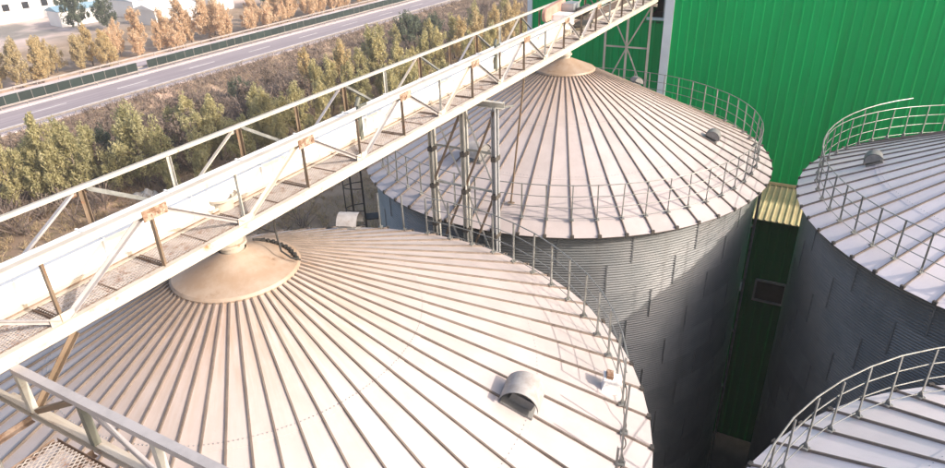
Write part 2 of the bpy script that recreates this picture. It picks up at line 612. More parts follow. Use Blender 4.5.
backing = MB().lathe(corr_profile(.06, EAVE - .06, RW - .06, .011, 4), 72).mesh('wall', 'wall_steel', True)
sh = MB()
sh.lathe(corr_profile(0, RING_H, RW, .022, 6), 6, 0, a0=-R_(9.12), a1=R_(9.12))
a = R_(9.1)                                 # sealed vertical lap with its bolts
sh.box((RW * cos(a) + .020, RW * sin(a) - .02, RING_H / 2), (.014, .042, RING_H - .02), 1, a)
sheet_me = sh.mesh('wall_sheet', ['wall_steel', 'seam_seal'], True, 40)

# one roof panel, local x = radius, z = 0 at the eave
pm = MB()
cuts = [(1.08, 3.62, .020), (3.58, 5.92, .012), (5.88, 8.10, .004)]
ta = math.tan(R_(2.985))
for r0, r1, dz in cuts:
    q = [(r0, -r0 * ta), (r1, -r1 * ta), (r1, r1 * ta), (r0, r0 * ta)]
    top = [(x, yy, roof_z(x) + dz) for x, yy in q]
    bot = [(x, yy, roof_z(x) + dz - .012) for x, yy in q]
    pm.add(top + bot, [(0, 1, 2, 3), (1, 5, 6, 2), (0, 4, 5, 1), (2, 6, 7, 3), (4, 7, 6, 5)])
for r, dz in ((3.52, .02), (5.82, .012)):
    for k in range(-2, 3):
        yy = k * r * ta / 2.6
        pm.box((r, yy, roof_z(r) + dz + .006), (.017, .017, .012), 1)
panel_me = pm.mesh('roof_panel', ['roof_steel', 'galv'])
panel_clean = pm.mesh('roof_panel', ['roof_steel_clean', 'galv'])
rm = MB()
p0, p1 = Vector((1.06, 0, roof_z(1.06))), Vector((8.11, 0, roof_z(8.11)))
rm.extrude([(-.020, -.012), (.020, -.012), (.015, .055), (-.015, .055)], p0, p1)
rm.box((8.09, 0, roof_z(8.09) + .02), (.07, .11, .12), 1)
rib_me = rm.mesh('roof_rib', ['roof_rib', 'dark_metal'])
post = MB()
post.angle((0, 0, .02), (0, 0, 1.2), .038, .010, (1, 0, 0))
post.box((0, 0, .03), (.15, .12, .03))
post.add([(-.07, -.006, .04), (.07, -.006, .04), (.015, -.006, .17), (-.015, -.006, .17), (-.07, .006, .04), (.07, .006, .04), (.015, .006, .17), (-.015, .006, .17)],
         [(0, 1, 2, 3), (7, 6, 5, 4), (0, 4, 5, 1), (1, 5, 6, 2), (2, 6, 7, 3), (3, 7, 4, 0)])
post_me = post.mesh('railing_post', 'rail_steel')
capm = MB().lathe([(1.20, roof_z(1.2) - .03), (1.22, roof_z(1.2) + .06), (1.18, roof_z(1.2) + .11), (.30, roof_z(1.2) + .46), (.26, roof_z(1.2) + .50)], 48)
cap_me = capm.mesh('roof_cap', 'cap_steel', True, 25)
ZC = roof_z(1.2) + .46
collar_me = MB().lathe([(.23, ZC - .1), (.23, ZC + .14), (.29, ZC + .14), (.29, ZC + .19), (.23, ZC + .19), (.23, ZC + .36), (.27, ZC + .36), (.27, ZC + .54), (0, ZC + .54)], 28).mesh('inlet_collar', 'cream_paint', True, 30)
eave_me = MB().lathe([(RW + .01, -.04), (RW + .01, .06), (RS + .03, -.12), (RS + .05, -.12), (RS + .05, -.03), (RS - .02, -.01)], 120).mesh('eave_ring', 'dark_metal')


def hood_mesh(mats, r=.36, w=.62, closed=False):
    """arched roof vent: local x downslope, y along the barrel, z up; recessed end plates and a base duct"""
    b = MB()
    n = 14
    for rr, flip in ((r, 0), (r - .015, 1)):
        vs = []
        for i in range(n + 1):
            t = R_(-8) + (pi + R_(-6)) * i / n
            vs += [(-rr * cos(t) * 1.05, -w / 2, rr * sin(t) * 1.05 + .08), (-rr * cos(t) * 1.05, w / 2, rr * sin(t) * 1.05 + .08)]
        fs = [(2 * i, 2 * i + 1, 2 * i + 3, 2 * i + 2) for i in range(n)]
        if flip:
            fs = [tuple(reversed(q)) for q in fs]
        b.add(vs, fs, flip)
    arc = [(-(r - .02) * cos(t) * 1.05, w / 2 - .03, (r - .02) * sin(t) * 1.05 + .08) for t in [R_(2) + R_(172) * i / 12 for i in range(13)]]
    b.add(arc, [tuple(reversed(range(13)))], 1)
    if closed:
        b.add([(x, -w / 2 + .02, z) for x, _, z in arc], [tuple(range(13))])
    b.box((.03, .06, .03), (.46, w - .30, .30), 1)
    b.box((0, .02, -.03), (.66, w - .06, .05), 1)
    return b.mesh('roof_vent', mats, True, 35)


hood_me = hood_mesh(['hood_steel', 'vent_grey'])
hood_grey = hood_mesh(['vent_grey', 'vent_grey'], closed=True)


def build_silo(cx, cy, off, label, rail=(0, 360), sheets=None, vents=(), clean=False, posts=None, vent_scale=(1.001, 1.001, 1)):
    root = thing('grain_silo', label, 'silo', (cx, cy, 0), 0, 'steel grain silos')
    link('wall', backing, root)
    if sheets:
        a0, a1 = sheets
        for j in range(RING_N):
            st = {0: 0, 1: 6, 2: 12}[j % 3]
            k0, k1 = math.floor(a0 / 18), math.ceil(a1 / 18)
            for k in range(k0, k1 + 1):
                link('wall_sheet', sheet_me, root, (0, 0, .12 + j * RING_H), R_(k * 18 + st))
    link('eave_ring', eave_me, root, (0, 0, EAVE))
    for k in range(60):
        link('roof_panel', panel_clean if clean else panel_me, root, (0, 0, EAVE), R_(off + 3 + 6 * k))
        o = link('roof_rib', rib_me, root, (0, 0, EAVE), R_(off + 6 * k))
    cap = link('roof_cap', cap_me, root, (0, 0, EAVE), off)
    link('inlet_collar', collar_me, cap)
    # railing: four bars in short chords, posts on every rib
    b = MB()
    a0, a1 = rail
    full = a1 - a0 >= 360
    cnt = int(round((a1 - a0) / 6)) + (0 if full else 1)
    bz = roof_z(RP) + .06
    for h, rr in ((1.2, .016), (.82, .013), (.45, .013), (.09, .010)):
        pts = []
        for k in range(cnt):
            an = R_(off + a0 + 6 * k)
            wob = rnd.uniform(-.008, .008)
            pts.append(((RP + .03 + wob) * cos(an), (RP + .03 + wob) * sin(an), bz + h + rnd.uniform(-.008, .008)))
        b.tube(pts, rr, 6, closed=full)
    ra = link('railing', b.mesh('railing', 'rail_steel', True, 50), root, (0, 0, EAVE))
    for k in range(60):
        if posts and not posts[0] <= (6 * k if 6 * k < 300 else 6 * k - 360) <= posts[1]:
            continue
        an = R_(off + 6 * k)
        o = link('railing_post', post_me, ra, (RP * cos(an), RP * sin(an), bz), an)
        o.rotation_euler = (rnd.uniform(-.02, .02), rnd.uniform(-.02, .02), an)
    for (r, ang, yaw), vs_ in zip(vents, vent_scale):
        an = R_(ang)
        o = link('roof_vent', hood_me if vs_ == 1.001 else hood_grey, root, (r * cos(an), r * sin(an), EAVE + roof_z(r) + .075))
        o.rotation_euler = (Matrix.Rotation(an + R_(yaw), 3, 'Z') @ Matrix.Rotation(SLA * cos(R_(yaw)), 3, 'Y')).to_euler()
        o.scale = (vs_, vs_, vs_)
    return root


silo1 = build_silo(0, 0, 4.3, 'nearest silo, its wide conical roof filling the foreground under the conveyor gallery',
                   rail=(18, 90), posts=(-24, 102), vents=((5.62, 11.6, 0), (6.9, 112.3, 0)))
silo2 = build_silo(0, SP, 0.05, 'silo in the middle with corrugated wall half sunlit, between gallery and green warehouse',
                   sheets=(-185, 30), vents=((5.85, 2.6, 0), (5.4, -101, 0), (3.3, 47, 0)), vent_scale=(.72, 1.001, .6))
silo3 = build_silo(SP, SP, 3.6, 'silo at the right edge with shaded wall, in front of the green warehouse',
                   sheets=(150, 300), vents=((5.95, 178.5, 180),), vent_scale=(.78,), clean=True)
silo4 = build_silo(SP, 0, 4.6, 'silo in the bottom right corner, only a slice of roof and railing in view', clean=True)

# silo 1 : small hatch and the loose cable where the rail stops
b = MB()
b.box((0, 0, .14), (.30, .22, .28))
b.box((-.02, 0, .30), (.34, .26, .04))
b.box((-.09, .0, .35), (.12, .20, .08), 1)
o = link('inspection_hatch', b.mesh('inspection_hatch', ['white_paint', 'rusty_plate']), silo1, (7.30 * cos(R_(25.2)), 7.30 * sin(R_(25.2)), EAVE + roof_z(7.3)))
o.rotation_euler = (0, SLA * .6, R_(20))
o.scale = (1.1, 1.1, 1.1)
b = MB()
pts = []
for k in range(26):
    an = R_(22.3 - k * .62)
    r = 7.56 + .03 * sin(k * 1.1)
    pts.append((r * cos(an), r * sin(an), roof_z(r) + .07 + .55 * max(0, 1 - k / 8) ** 1.5 + .02 * sin(k * 1.7)))
b.tube(pts, .013, 5)
link('loose_cable', b.mesh('loose_cable', 'dark_metal', True), silo1, (0, 0, EAVE))
# beaded hose lying on the cap of silo 1
b = MB()
pts, zt = [], roof_z(1.2)
for k in range(24):
    t = k / 23
    an = R_(100 - 66 * t)
    r = .62 + .55 * t ** .8
    z = zt + .11 + (1.18 - r) * .40 + .035
    pts.append((r * cos(an), r * sin(an), z))
b.tube(pts, .024, 6)
for k in range(4, 24, 2):
    p = Vector(pts[k])
    b.box(p, (.075, .06, .06), rz=k)
b.tube([(.62, .62, 4.36), (.60, .58, 3.95), (.66, .55, 3.72), (.80, .45, 3.55), (.98, .50, 3.42), (1.12, .60, 3.36)], .02, 5)
b.tube([(.02, .52, 3.86), (-.25, .60, 3.84), (.30, .75, 3.72), (.62, .58, 3.85)], .012, 5)
hose = link('cap_hose', b.mesh('cap_hose', 'rubber', True, 50), silo1, (0, 0, EAVE))

# silo 2 : conduit with bracket, ladder with cage on its far side
b = MB()
an = R_(6)
b.tube([(7.85 * cos(an), 7.85 * sin(an), .1), (7.85 * cos(an), 7.85 * sin(an), EAVE - .25)], .05, 8)
for z in (4, 7, 10, 13, 15.5, 18):
    b.box((7.81 * cos(an), 7.81 * sin(an), z), (.16, .16, .06), rz=an)
link('conduit', b.mesh('conduit', 'rail_steel', True, 50), silo2)
b = MB().box((7.88 * cos(R_(18)), 7.88 * sin(R_(18)), 14.3), (.34, .26, .45), rz=R_(18))
link('junction_box', b.mesh('junction_box', 'white_paint'), silo2)

lad_an = R_(217)
lad = thing('caged_ladder', 'dark caged steel ladder against the shaded left side of the middle silo', 'ladder', (8.35 * cos(lad_an), SP + 8.35 * sin(lad_an), 0), lad_an)
b = MB()
for s in (-1, 1):
    b.box((0, s * .26, 10.7), (.05, .05, 21.3))
link('stile', b.mesh('stile', 'dark_metal'), lad)
b = MB()
for k in range(70):
    b.box((0, 0, .4 + k * .3), (.03, .52, .03))
rg = link('rung', b.mesh('rung', 'dark_metal'), lad)
rg['kind'] = 'stuff'
hoop = MB().tube([(.75 * (1 - cos(t)) / 2 * 1.0, .38 * sin(t) * 1.0 if False else .38 * cos(t * .5) * (1 if t <= pi else 1), 0) for t in [0]] + [(.04 + .72 * sin(t), .38 * cos(t), 0) for t in [pi * i / 10 for i in range(11)]], .022, 5).mesh('cage_hoop', 'dark_metal')
for k in range(19):
    link('cage_hoop', hoop, lad, (0, 0, 2.6 + k * .99))
b = MB()
for t in (R_(35), R_(90), R_(145)):
    b.box((.04 + .72 * sin(t), .38 * cos(t), 11.6), (.04, .015, 18.6))
link('cage_strip', b.mesh('cage_strip', 'dark_metal'), lad)
b = MB()
for z in (3, 8, 13, 18):
    b.box((-.33, 0, z), (.66, .56, .05))
link('wall_bracket', b.mesh('wall_bracket', 'dark_metal'), lad)

# silo 3 : short higher bar at the back left of its railing
b = MB()
pts = []
for k in range(11):
    an = R_(3.6 + 6 * 26 + 6 * k) - R_(30)
    pts.append(((RP + .04) * cos(an), (RP + .04) * sin(an), roof_z(RP) + .06 + 1.21 + .034 * (10 - k)))
b.tube(pts, .023, 6)
for k in range(3, 9, 2):
    an = R_(3.6 + 6 * 26 + 6 * k) - R_(30)
    b.box(((RP + .04) * cos(an), (RP + .04) * sin(an), roof_z(RP) + 1.24 + .017 * (10 - k)), (.03, .03, .06 + .034 * (10 - k)), rz=an)
link('raised_rail', b.mesh('raised_rail', 'rail_steel', True, 50), silo3, (0, 0, EAVE))

# ------------------------------------------------------------------ conveyor gallery over silos 1 and 2
XN, XF, ZB, ZT = .90, -.83, 24.90, 25.96
GA, GB = -9.0, 27.2
gal = thing('conveyor_gallery', 'long cream steel truss gallery with mesh walkway crossing above the two silos', 'gallery', (0, 0, 0))


def member(name, parent, kind, p, q, w, m, h=None, upv=(0, 0, 1), flip=1):
    b = MB()
    if kind == 'L':
        b.angle(p, q, w, .01, upv, flip)
    elif kind == 'C':
        b.channel(p, q, w, h, .014, upv, flip)
    else:
        b.beam(p, q, w, h or w, upv)
    return link(name, b.mesh(name, m), parent)


for x, fl in ((XN, -1), (XF, 1)):
    member('bottom_chord', gal, 'C', (x, GA, ZB - .03), (x, GB, ZB - .03), .10, 'cream_paint', .19, flip=fl)
    member('top_chord', gal, 'C' if x > 0 else 'B', (x, GA, ZT), (x, GB, ZT), .12 if x > 0 else .07, 'cream_paint' if x > 0 else 'far_chord', .12 if x > 0 else .07, flip=fl)
T = [-1.95 + 3.34 * k for k in range(-2, 9)]
for x, sgn in ((XN, 1), (XF, -1)):
    for k, yt in enumerate(T):
        member('truss_post', gal, 'L', (x - sgn * .03, yt, ZB + .05), (x - sgn * .03, yt, ZT - .05), .075, 'brown_paint', upv=(1, 0, 0), flip=sgn)
        ym = yt + 1.67
        if ym < GB:
            member('truss_post', gal, 'L', (x - sgn * .03, ym, ZB + .05), (x - sgn * .03, ym, ZT - .05), .06, ('post_steel', 'brown_paint')[k % 2], upv=(1, 0, 0), flip=sgn)
            member('truss_diagonal', gal, 'L', (x - sgn * .015, yt + .12, ZT - .05), (x - sgn * .015, ym - .06, ZB + .08), .07, 'lilac_steel' if x > 0 else 'rail_steel', upv=(1, 0, 0), flip=sgn)
        if yt - 1.67 > GA:
            member('truss_diagonal', gal, 'L', (x - sgn * .022, yt - .12, ZT - .05), (x - sgn * .022, yt - 1.67 + .06, ZB + .08), .07, 'cream_paint' if k % 2 else 'lilac_steel', upv=(1, 0, 0), flip=sgn)
        b = MB()
        b.box((x + sgn * .067, yt, ZT - .06), (.012, .42, .17))
        for dy in (-.14, -.05, .05, .14):
            b.box((x + sgn * .075, yt + dy, ZT - .075), (.02, .03, .03))
        link('gusset_plate', b.mesh('gusset_plate', 'rusty_plate'), gal)
        b = MB()
        b.box((x - sgn * .012, yt + 1.67, ZB + .11), (.012, .34, .16))
        link('gusset_plate', b.mesh('gusset_plate', 'cream_paint'), gal)
# cross beams, stringer and expanded-metal walkway panels
for k in range(22):
    yy = -8.63 + 1.67 * k
    member('cross_beam', gal, 'L', (XF + .05, yy, ZB - .03), (XN - .06, yy, ZB - .03), .08, 'rusty_angle')
member('stringer', gal, 'L', (.13, GA, ZB + .09), (.13, GB, ZB + .09), .09, 'cream_paint')
member('stringer', gal, 'L', (XN - .085, GA, ZB + .03), (XN - .085, GB, ZB + .03), .05, 'rusty_angle')
mesh_p = MB()
gx0, gx1, gl = .19, .82, 1.60
ny, nx = 16, 12
px, py = (gx1 - gx0) / nx, gl / ny
for i in range(nx):
    for j in range(ny):
        xa, ya = gx0 + i * px, j * py
        for (u0, w0), (u1, w1) in (((0, .5), (.5, 0)), ((.5, 0), (1, .5)), ((1, .5), (.5, 1)), ((.5, 1), (0, .5))):
            mesh_p.extrude([(-.008, -.004), (.008, -.004), (0, .006)], (xa + u0 * px, ya + w0 * py, 0), (xa + u1 * px, ya + w1 * py, 0))
mesh_me = mesh_p.mesh('walkway_mesh', 'grating')
frame_me = MB().angle((gx0 - .01, 0, -.012), (gx1 + .01, 0, -.006), .06, .012).mesh('frame_bar', 'rusty_angle')
for k in range(21):
    yy = -8.60 + 1.67 * k
    o = link('walkway_mesh', mesh_me, gal, (0, yy, ZB + .045))
    for yb in (0.0, .8, gl):
        link('frame_bar', frame_me, o, (0, yb, 0))
# solid rusty plates under the conveyor casing
for k in range(21):
    yy = -8.6 + 1.67 * k
    b = MB().box((-.36, yy + .8, ZB + .012), (.86, 1.64, .012))
    link('deck_plate', b.mesh('deck_plate', 'rusty_angle'), gal)

# ------------------------------------------------------------------ drag conveyor inside the gallery
conv = thing('drag_conveyor', 'long white boxed conveyor running along the gallery beside the walkway', 'conveyor', (0, 0, 0))
CX0, CX1, CZ0, CZ1 = -.56, .03, ZB + .07, 25.40
k = 0
yy = -9.0
while yy < 16.9:
    ln = min(1.67, 17.2 - yy)
    b = MB()
    b.box(((CX0 + CX1) / 2, yy + ln / 2, (CZ0 + CZ1) / 2), (CX1 - CX0, ln - .012, CZ1 - CZ0))
    o = link('casing_section', b.mesh('casing_section', 'white_paint'), conv)
    b = MB()
    b.box(((CX0 + CX1) / 2, yy + ln / 2, CZ1 + .012), (CX1 - CX0 + .10, ln - .03, .022))
    link('cover_plate', b.mesh('cover_plate', 'white_paint'), o)
    b = MB()
    b.box((CX1 + .025, yy, (CZ0 + CZ1) / 2), (.05, .035, CZ1 - CZ0 + .04))
    b.box(((CX0 + CX1) / 2, yy, CZ1 + .035), (CX1 - CX0 + .12, .035, .03))
    link('flange', b.mesh('flange', 'white_paint'), o)
    b = MB()
    b.box((CX1 + .035, yy + ln / 2, CZ0 - .005), (.07, ln, .03))
    for q in range(4):
        b.box((CX1 + .012, yy + .2 + q * .4 + rnd.uniform(-.12, .12), CZ0 + .02), (.03, rnd.uniform(.05, .38), .03))
    link('skid_rail', b.mesh('skid_rail', 'rusty_angle'), o)
    yy += ln
    k += 1
b = MB()
b.box((-.26, 17.45, 25.26), (.72, .62, .74))
b.box((-.26, 17.45, 25.65), (.80, .70, .04))
link('head_box', b.mesh('head_box', 'white_paint'), conv)
for cy0 in (0.0, SP):
    b = MB()
    b.lathe([(.20, 0), (.20, .75), (.30, .75), (.30, .80)], 16, c=(-.0, cy0, 24.40))
    b.box((-.02, cy0, 24.80), (.50, .50, .10))
    link('discharge_spout', b.mesh('discharge_spout', 'cream_paint', True, 40), conv)
drv = MB()
drv.tube([(.30, 17.75, 25.70), (.30, 18.45, 25.70)], .17, 14)
drv.tube([(.30, 18.45, 25.70), (.30, 18.60, 25.70)], .19, 14)
drv.box((.30, 18.05, 25.50), (.34, .6, .14))
drv.box((.30, 18.1, 25.20), (.5, 1.3, .08))
for dx in (-.18, .18):
    for dy in (-.5, .5):
        drv.box((.30 + dx, 18.1 + dy, 25.05), (.05, .05, .30))
link('motor', drv.mesh('motor', 'dark_metal', True, 40), conv)
gb = MB()
gb.box((-.30, 18.35, 25.72), (.50, .70, .46))
gb.tube([(-.62, 18.35, 25.80), (.02, 18.35, 25.80)], .14, 12)
link('gearbox', gb.mesh('gearbox', 'galv', True, 40), conv)
ch = MB()
n = 10
pts = [(-.62 + .0, 16.6 + .24 * cos(pi / 2 + pi * i / n), 25.72 + .24 * sin(pi / 2 + pi * i / n)) for i in range(n + 1)] + [(-.62, 18.2 + .28 * cos(-pi / 2 + pi * i / n), 25.80 + .28 * sin(-pi / 2 + pi * i / n)) for i in range(n + 1)]
m2 = len(pts)
ch.add([(x - .07, yv, z) for x, yv, z in pts] + [(x + .07, yv, z) for x, yv, z in pts], [tuple(range(m2)), tuple(reversed(range(m2, 2 * m2)))] + [(i, i + m2, (i + 1) % m2 + m2, (i + 1) % m2) for i in range(m2)])
link('chain_guard', ch.mesh('chain_guard', 'guard_pink'), conv)
for yy in (4.1, 11.0):
    b = MB()
    b.box((.09, yy, 25.33), (.06, .10, .9))
    b.box((.09, yy + .14, 25.72), (.05, .30, .05))
    b.tube([(.09, yy - .06, 25.75), (.09, yy + .05, 25.92)], .05, 8)
    link('lamp_bracket', b.mesh('lamp_bracket', 'dark_olive'), conv)

# ------------------------------------------------------------------ side bridge at the lower left
br = thing('side_bridge', 'short cross bridge of steel trusses and rusty mesh joining the gallery at lower left', 'bridge', (0, 0, 0))
BY0, BY1 = -6.1, -4.4
BZ0, BZ1 = 24.0, 24.74
for yv in (BY0, BY1):
    member('bottom_chord', br, 'C', (-3.2, yv, BZ0), (8.3 if yv > -5 else 7.5, yv, BZ0), .08, 'cream_paint', .13, flip=1)
    member('top_chord', br, 'B', (.95 if yv > -5 else -3.2, yv, BZ1), (8.3 if yv > -5 else 7.5, yv, BZ1), .11, 'lilac_steel', .085)
    for k in range(6):
        x = .98 + 1.32 * k
        if yv < -5 and x > 7:
            continue
        member('truss_post', br, 'L', (x, yv, BZ0 + .05), (x, yv, BZ1 - .03), .09, ('post_steel', 'dark_olive')[k % 2], upv=(0, 1, 0))
        if k < 5:
            member('truss_diagonal', br, 'L', (x + (.1 if k % 2 else 1.22), yv + .012, BZ1 - .04), (x + (1.25 if k % 2 else .08), yv + .012, BZ0 + .07), .07, ('brown_paint', 'lilac_steel')[k % 2], upv=(0, 1, 0))
member('top_chord', br, 'B', (.1, BY1 + .14, BZ0 - .16), (8.3, BY1 + .14, BZ0 - .16), .07, 'cream_paint', .10)
for k in range(9):
    x = -2.98 + 1.32 * k
    if x < 7.4:
        member('cross_beam', br, 'L', (x, BY0 + .05, BZ0 - .05), (x, BY1 - .05, BZ0 - .05), .08, 'rusty_angle')
bm = MB()
lx, ly, kx, ky = 1.28, 1.04, 19, 10
for i in range(kx):
    for j in range(ky):
        xa, ya, px, py = i * lx / kx, j * ly / ky, lx / kx, ly / ky
        for (u0, w0), (u1, w1) in (((0, .5), (.5, 0)), ((.5, 0), (1, .5)), ((1, .5), (.5, 1)), ((.5, 1), (0, .5))):
            bm.extrude([(-.008, -.004), (.008, -.004), (0, .006)], (xa + u0 * px, ya + w0 * py, 0), (xa + u1 * px, ya + w1 * py, 0))
bm = bm.mesh('walkway_mesh', 'grating')
bf = MB()
for a_, b_ in (((0, 0), (lx, 0)), ((0, ly), (lx, ly)), ((0, 0), (0, ly)), ((lx, 0), (lx, ly))):
    bf.angle((*a_, -.02), (*b_, -.02), .06, .008)
bf = bf.mesh('mesh_frame', 'rusty_angle')
for k in range(1, 5):
    o = link('walkway_mesh', bm, br, (.40 + 1.32 * k, BY0 + .48, BZ0 + .02))
    link('mesh_frame', bf, o)
b = MB()
b.tube([(.1, -5.0, 24.75), (.35, -5.0, 23.4), (.5, -5.0, 22.6)], .045, 8)
b.tube([(.62, -4.95, 24.1), (.62, -4.95, 23.2)], .09, 10)
link('drop_pipe', b.mesh('drop_pipe', 'post_steel', True, 40), br)
member('brace', br, 'L', (.93, -3.55, 24.76), (.93, BY1, 23.95), .08, 'brown_paint', upv=(1, 0, 0))

# ------------------------------------------------------------------ steel bents carrying the gallery
tr = thing('trestle', 'steel trestle with three tall legs rising between the two silos under the gallery', 'trestle', (0, 8.55, 0))
clamp_me = MB().box((0, 0, 0), (.16, .32, .14)).mesh('clamp', 'dark_metal')
legs = ((1.28, 'galv'), (.26, 'post_steel'), (-.86, 'post_steel'))
for x, m in legs:
    for dy in (-.09, .09):
        member('leg', tr, 'C', (x, dy, .05), (x, dy, 24.62), .09, m, .13, upv=(1, 0, 0), flip=1 if dy > 0 else -1)
    for z in (21.9, 23.1, 20.6, 18.6):
        link('clamp', clamp_me, tr, (x, 0, z))
member('cross_beam', tr, 'C', (-1.1, 0, 24.68), (1.55, 0, 24.68), .14, 'post_steel', .18)
for z0, z1 in ((24.5, 22.0), (22.0, 19.4)):
    for xa, xb in ((-.86, .26), (.26, 1.28)):
        member('brace', tr, 'L', (xa, .03, z0), (xb, .03, z1), .06, 'post_steel', upv=(0, 1, 0))
        member('brace', tr, 'L', (xa, -.05, z1), (xb, -.05, z0), .06, 'brown_paint', upv=(0, 1, 0))
for z in (22.0, 23.2, 19.4):
    member('brace', tr, 'L', (-.86, .06, z), (1.28, .06, z), .06, 'post_steel')
member('brace', tr, 'L', (1.28, .1, 24.55), (1.05, 1.75, 24.15), .05, 'rail_steel')
st = thing('roof_strut', 'thin leaning steel strut from the gallery down to the middle silo roof', 'strut', (0, 0, 0))
member('rod', st, 'B', (XN, 11.35, ZB - .12), (1.0, 10.15, EAVE + roof_z(math.hypot(1.0, SP - 10.15)) + .05), .05, 'brown_paint', .05)
member('foot_plate', st, 'B', (.9, 10.15, EAVE + roof_z(math.hypot(1.0, SP - 10.15)) + .06), (1.1, 10.15, EAVE + roof_z(math.hypot(1.0, SP - 10.15)) + .06), .16, 'brown_paint', .03)

tw = thing('lattice_tower', 'braced steel tower carrying the gallery end in front of the green wall', 'tower', (0, 26.5, 0))
for x in (-1.40, -.26, .86):
    member('leg', tw, 'L', (x, 0, .05), (x, 0, 24.78), .12, 'far_chord', upv=(1, 0, 0))
for z in (22.6, 20.2, 17.8):
    member('brace', tw, 'L', (-1.4, .03, z), (.86, .03, z), .07, 'far_chord')
for z0, z1 in ((24.7, 22.6), (22.6, 20.2), (20.2, 17.8), (17.8, 15.4)):
    s = 1 if z0 in (24.7, 20.2) else -1
    for xa, xb in ((-1.4, -.26), (.86, -.26)):
        p, q = (xa, .05, z0), (xb, .05, z1)
        if s < 0:
            p, q = (xb, .05, z0), (xa, .05, z1)
        member('brace', tw, 'L', p, q, .07, 'far_chord', upv=(0, 1, 0))
member('cross_beam', tw, 'C', (-1.6, 0, 24.72), (1.1, 0, 24.72), .12, 'cream_paint', .12)

# ------------------------------------------------------------------ trees
TREE = {}


def leaf_cloud(centres, sizes, per, leaf, rng, squash=1.0):
    """many small quads in clumps: returns a mesh builder-ready (verts, faces)"""
    n = len(centres) * per
    c = np.repeat(np.asarray(centres), per, axis=0)
    sz = np.repeat(np.asarray(sizes), per)[:, None]
    off = rng.normal(size=(n, 3))
    off /= np.linalg.norm(off, axis=1)[:, None] + 1e-6
    off *= rng.random((n, 1)) ** .45
    p = c + off * sz * np.array([1, 1, squash])
    a = rng.normal(size=(n, 3)) + np.array([0, 0, 1.1])
    a /= np.linalg.norm(a, axis=1)[:, None]
    b2 = np.cross(a, rng.normal(size=(n, 3)))
    b2 /= np.linalg.norm(b2, axis=1)[:, None] + 1e-6
    l = leaf * (0.6 + .8 * rng.random((n, 1)))
    q = np.stack([p - a * l * 1.25, p + b2 * l * .42, p + a * l * 1.25, p - b2 * l * .42], axis=1).reshape(-1, 3)
    return q


def quads_mesh(name, q, m):
    me = bpy.data.meshes.new(name)
    nv = len(q)
    me.vertices.add(nv)
    me.vertices.foreach_set('co', q.astype(np.float32).ravel())
    me.loops.add(nv)
    me.loops.foreach_set('vertex_index', np.arange(nv, dtype=np.int32))
    me.polygons.add(nv // 4)
    me.polygons.foreach_set('loop_start', np.arange(0, nv, 4, dtype=np.int32))
    me.materials.append(MATS[m])
    me.update()
    me.validate()
    return me


def make_tree(shape, seed):
    rng = np.random.default_rng(seed)
    H = 1.0
    tb = MB()
    centres, sizes = [], []
    if shape == 'poplar':
        H, rad, base = 6.5, 1.25, .8
    elif shape == 'round':
        H, rad, base = 5.2, 1.9, 1.0
    else:
        H, rad, base = 4.2, 1.9, .3
    lean = rng.normal(size=2) * .12
    tb.tube([(0, 0, -.1), (lean[0] * .5, lean[1] * .5, H * .45), (lean[0], lean[1], H * .93)], .13, 7, r2=.02)
    nl = 16
    for k in range(nl):
        t = (k + .5) / nl
        z = base + (H * .95 - base) * t
        if shape == 'poplar':
            w = rad * (sin(pi * (t * .86 + .12)) ** .8)
        elif shape == 'round':
            w = rad * (sin(pi * (t * .80 + .14)) ** .6)
        else:
            w = rad * (1 - t * .55)
        an = k * 2.4 + rng.normal() * .3
        tip = np.array([w * cos(an) * rng.uniform(.55, 1.05), w * sin(an) * rng.uniform(.55, 1.05), z + rng.uniform(.1, .8)])
        st_ = (lean[0] * z / H, lean[1] * z / H, z * .8)
        tb.tube([st_, tuple((np.array(st_) + tip) / 2 + np.array([0, 0, -.05])), tuple(tip)], .045, 5, r2=.008)
        for f in (.45, .7, .9, 1.08):
            centres.append(np.array(st_) * (1 - f) + tip * f + rng.normal(size=3) * .16)
            sizes.append(rng.uniform(.20, .50) * (1.1 if shape != 'poplar' else .92))
    centres.append(np.array([lean[0], lean[1], H * .97]))
    sizes.append(.4)
    return tb.mesh('trunk', 'bark', True), np.array(centres), np.array(sizes), rng


def tree_variant(shape, seed, lm, per=42, leaf=.15):
    key = (shape, seed, lm)
    if key not in TREE:
        tk, c, s, rng = make_tree(shape, seed)
        TREE[key] = (tk, quads_mesh('crown', leaf_cloud(c, s, int(per * 1.5), leaf * .8, rng, 1.7), lm))
    return TREE[key]


def place_tree(name, x, yy, sc, shape, seed, lm, label, group, per=42, leaf=.15, z=0.0):
    tk, cr = tree_variant(shape, seed, lm, per, leaf)
    root = thing(name, label, 'tree', (x, yy, z), rnd.uniform(0, 6.28), group)
    root.scale = (sc * rnd.uniform(.88, 1.15), sc * rnd.uniform(.88, 1.15), sc)
    link('trunk', tk, root)
    link('crown', cr, root)
    return root


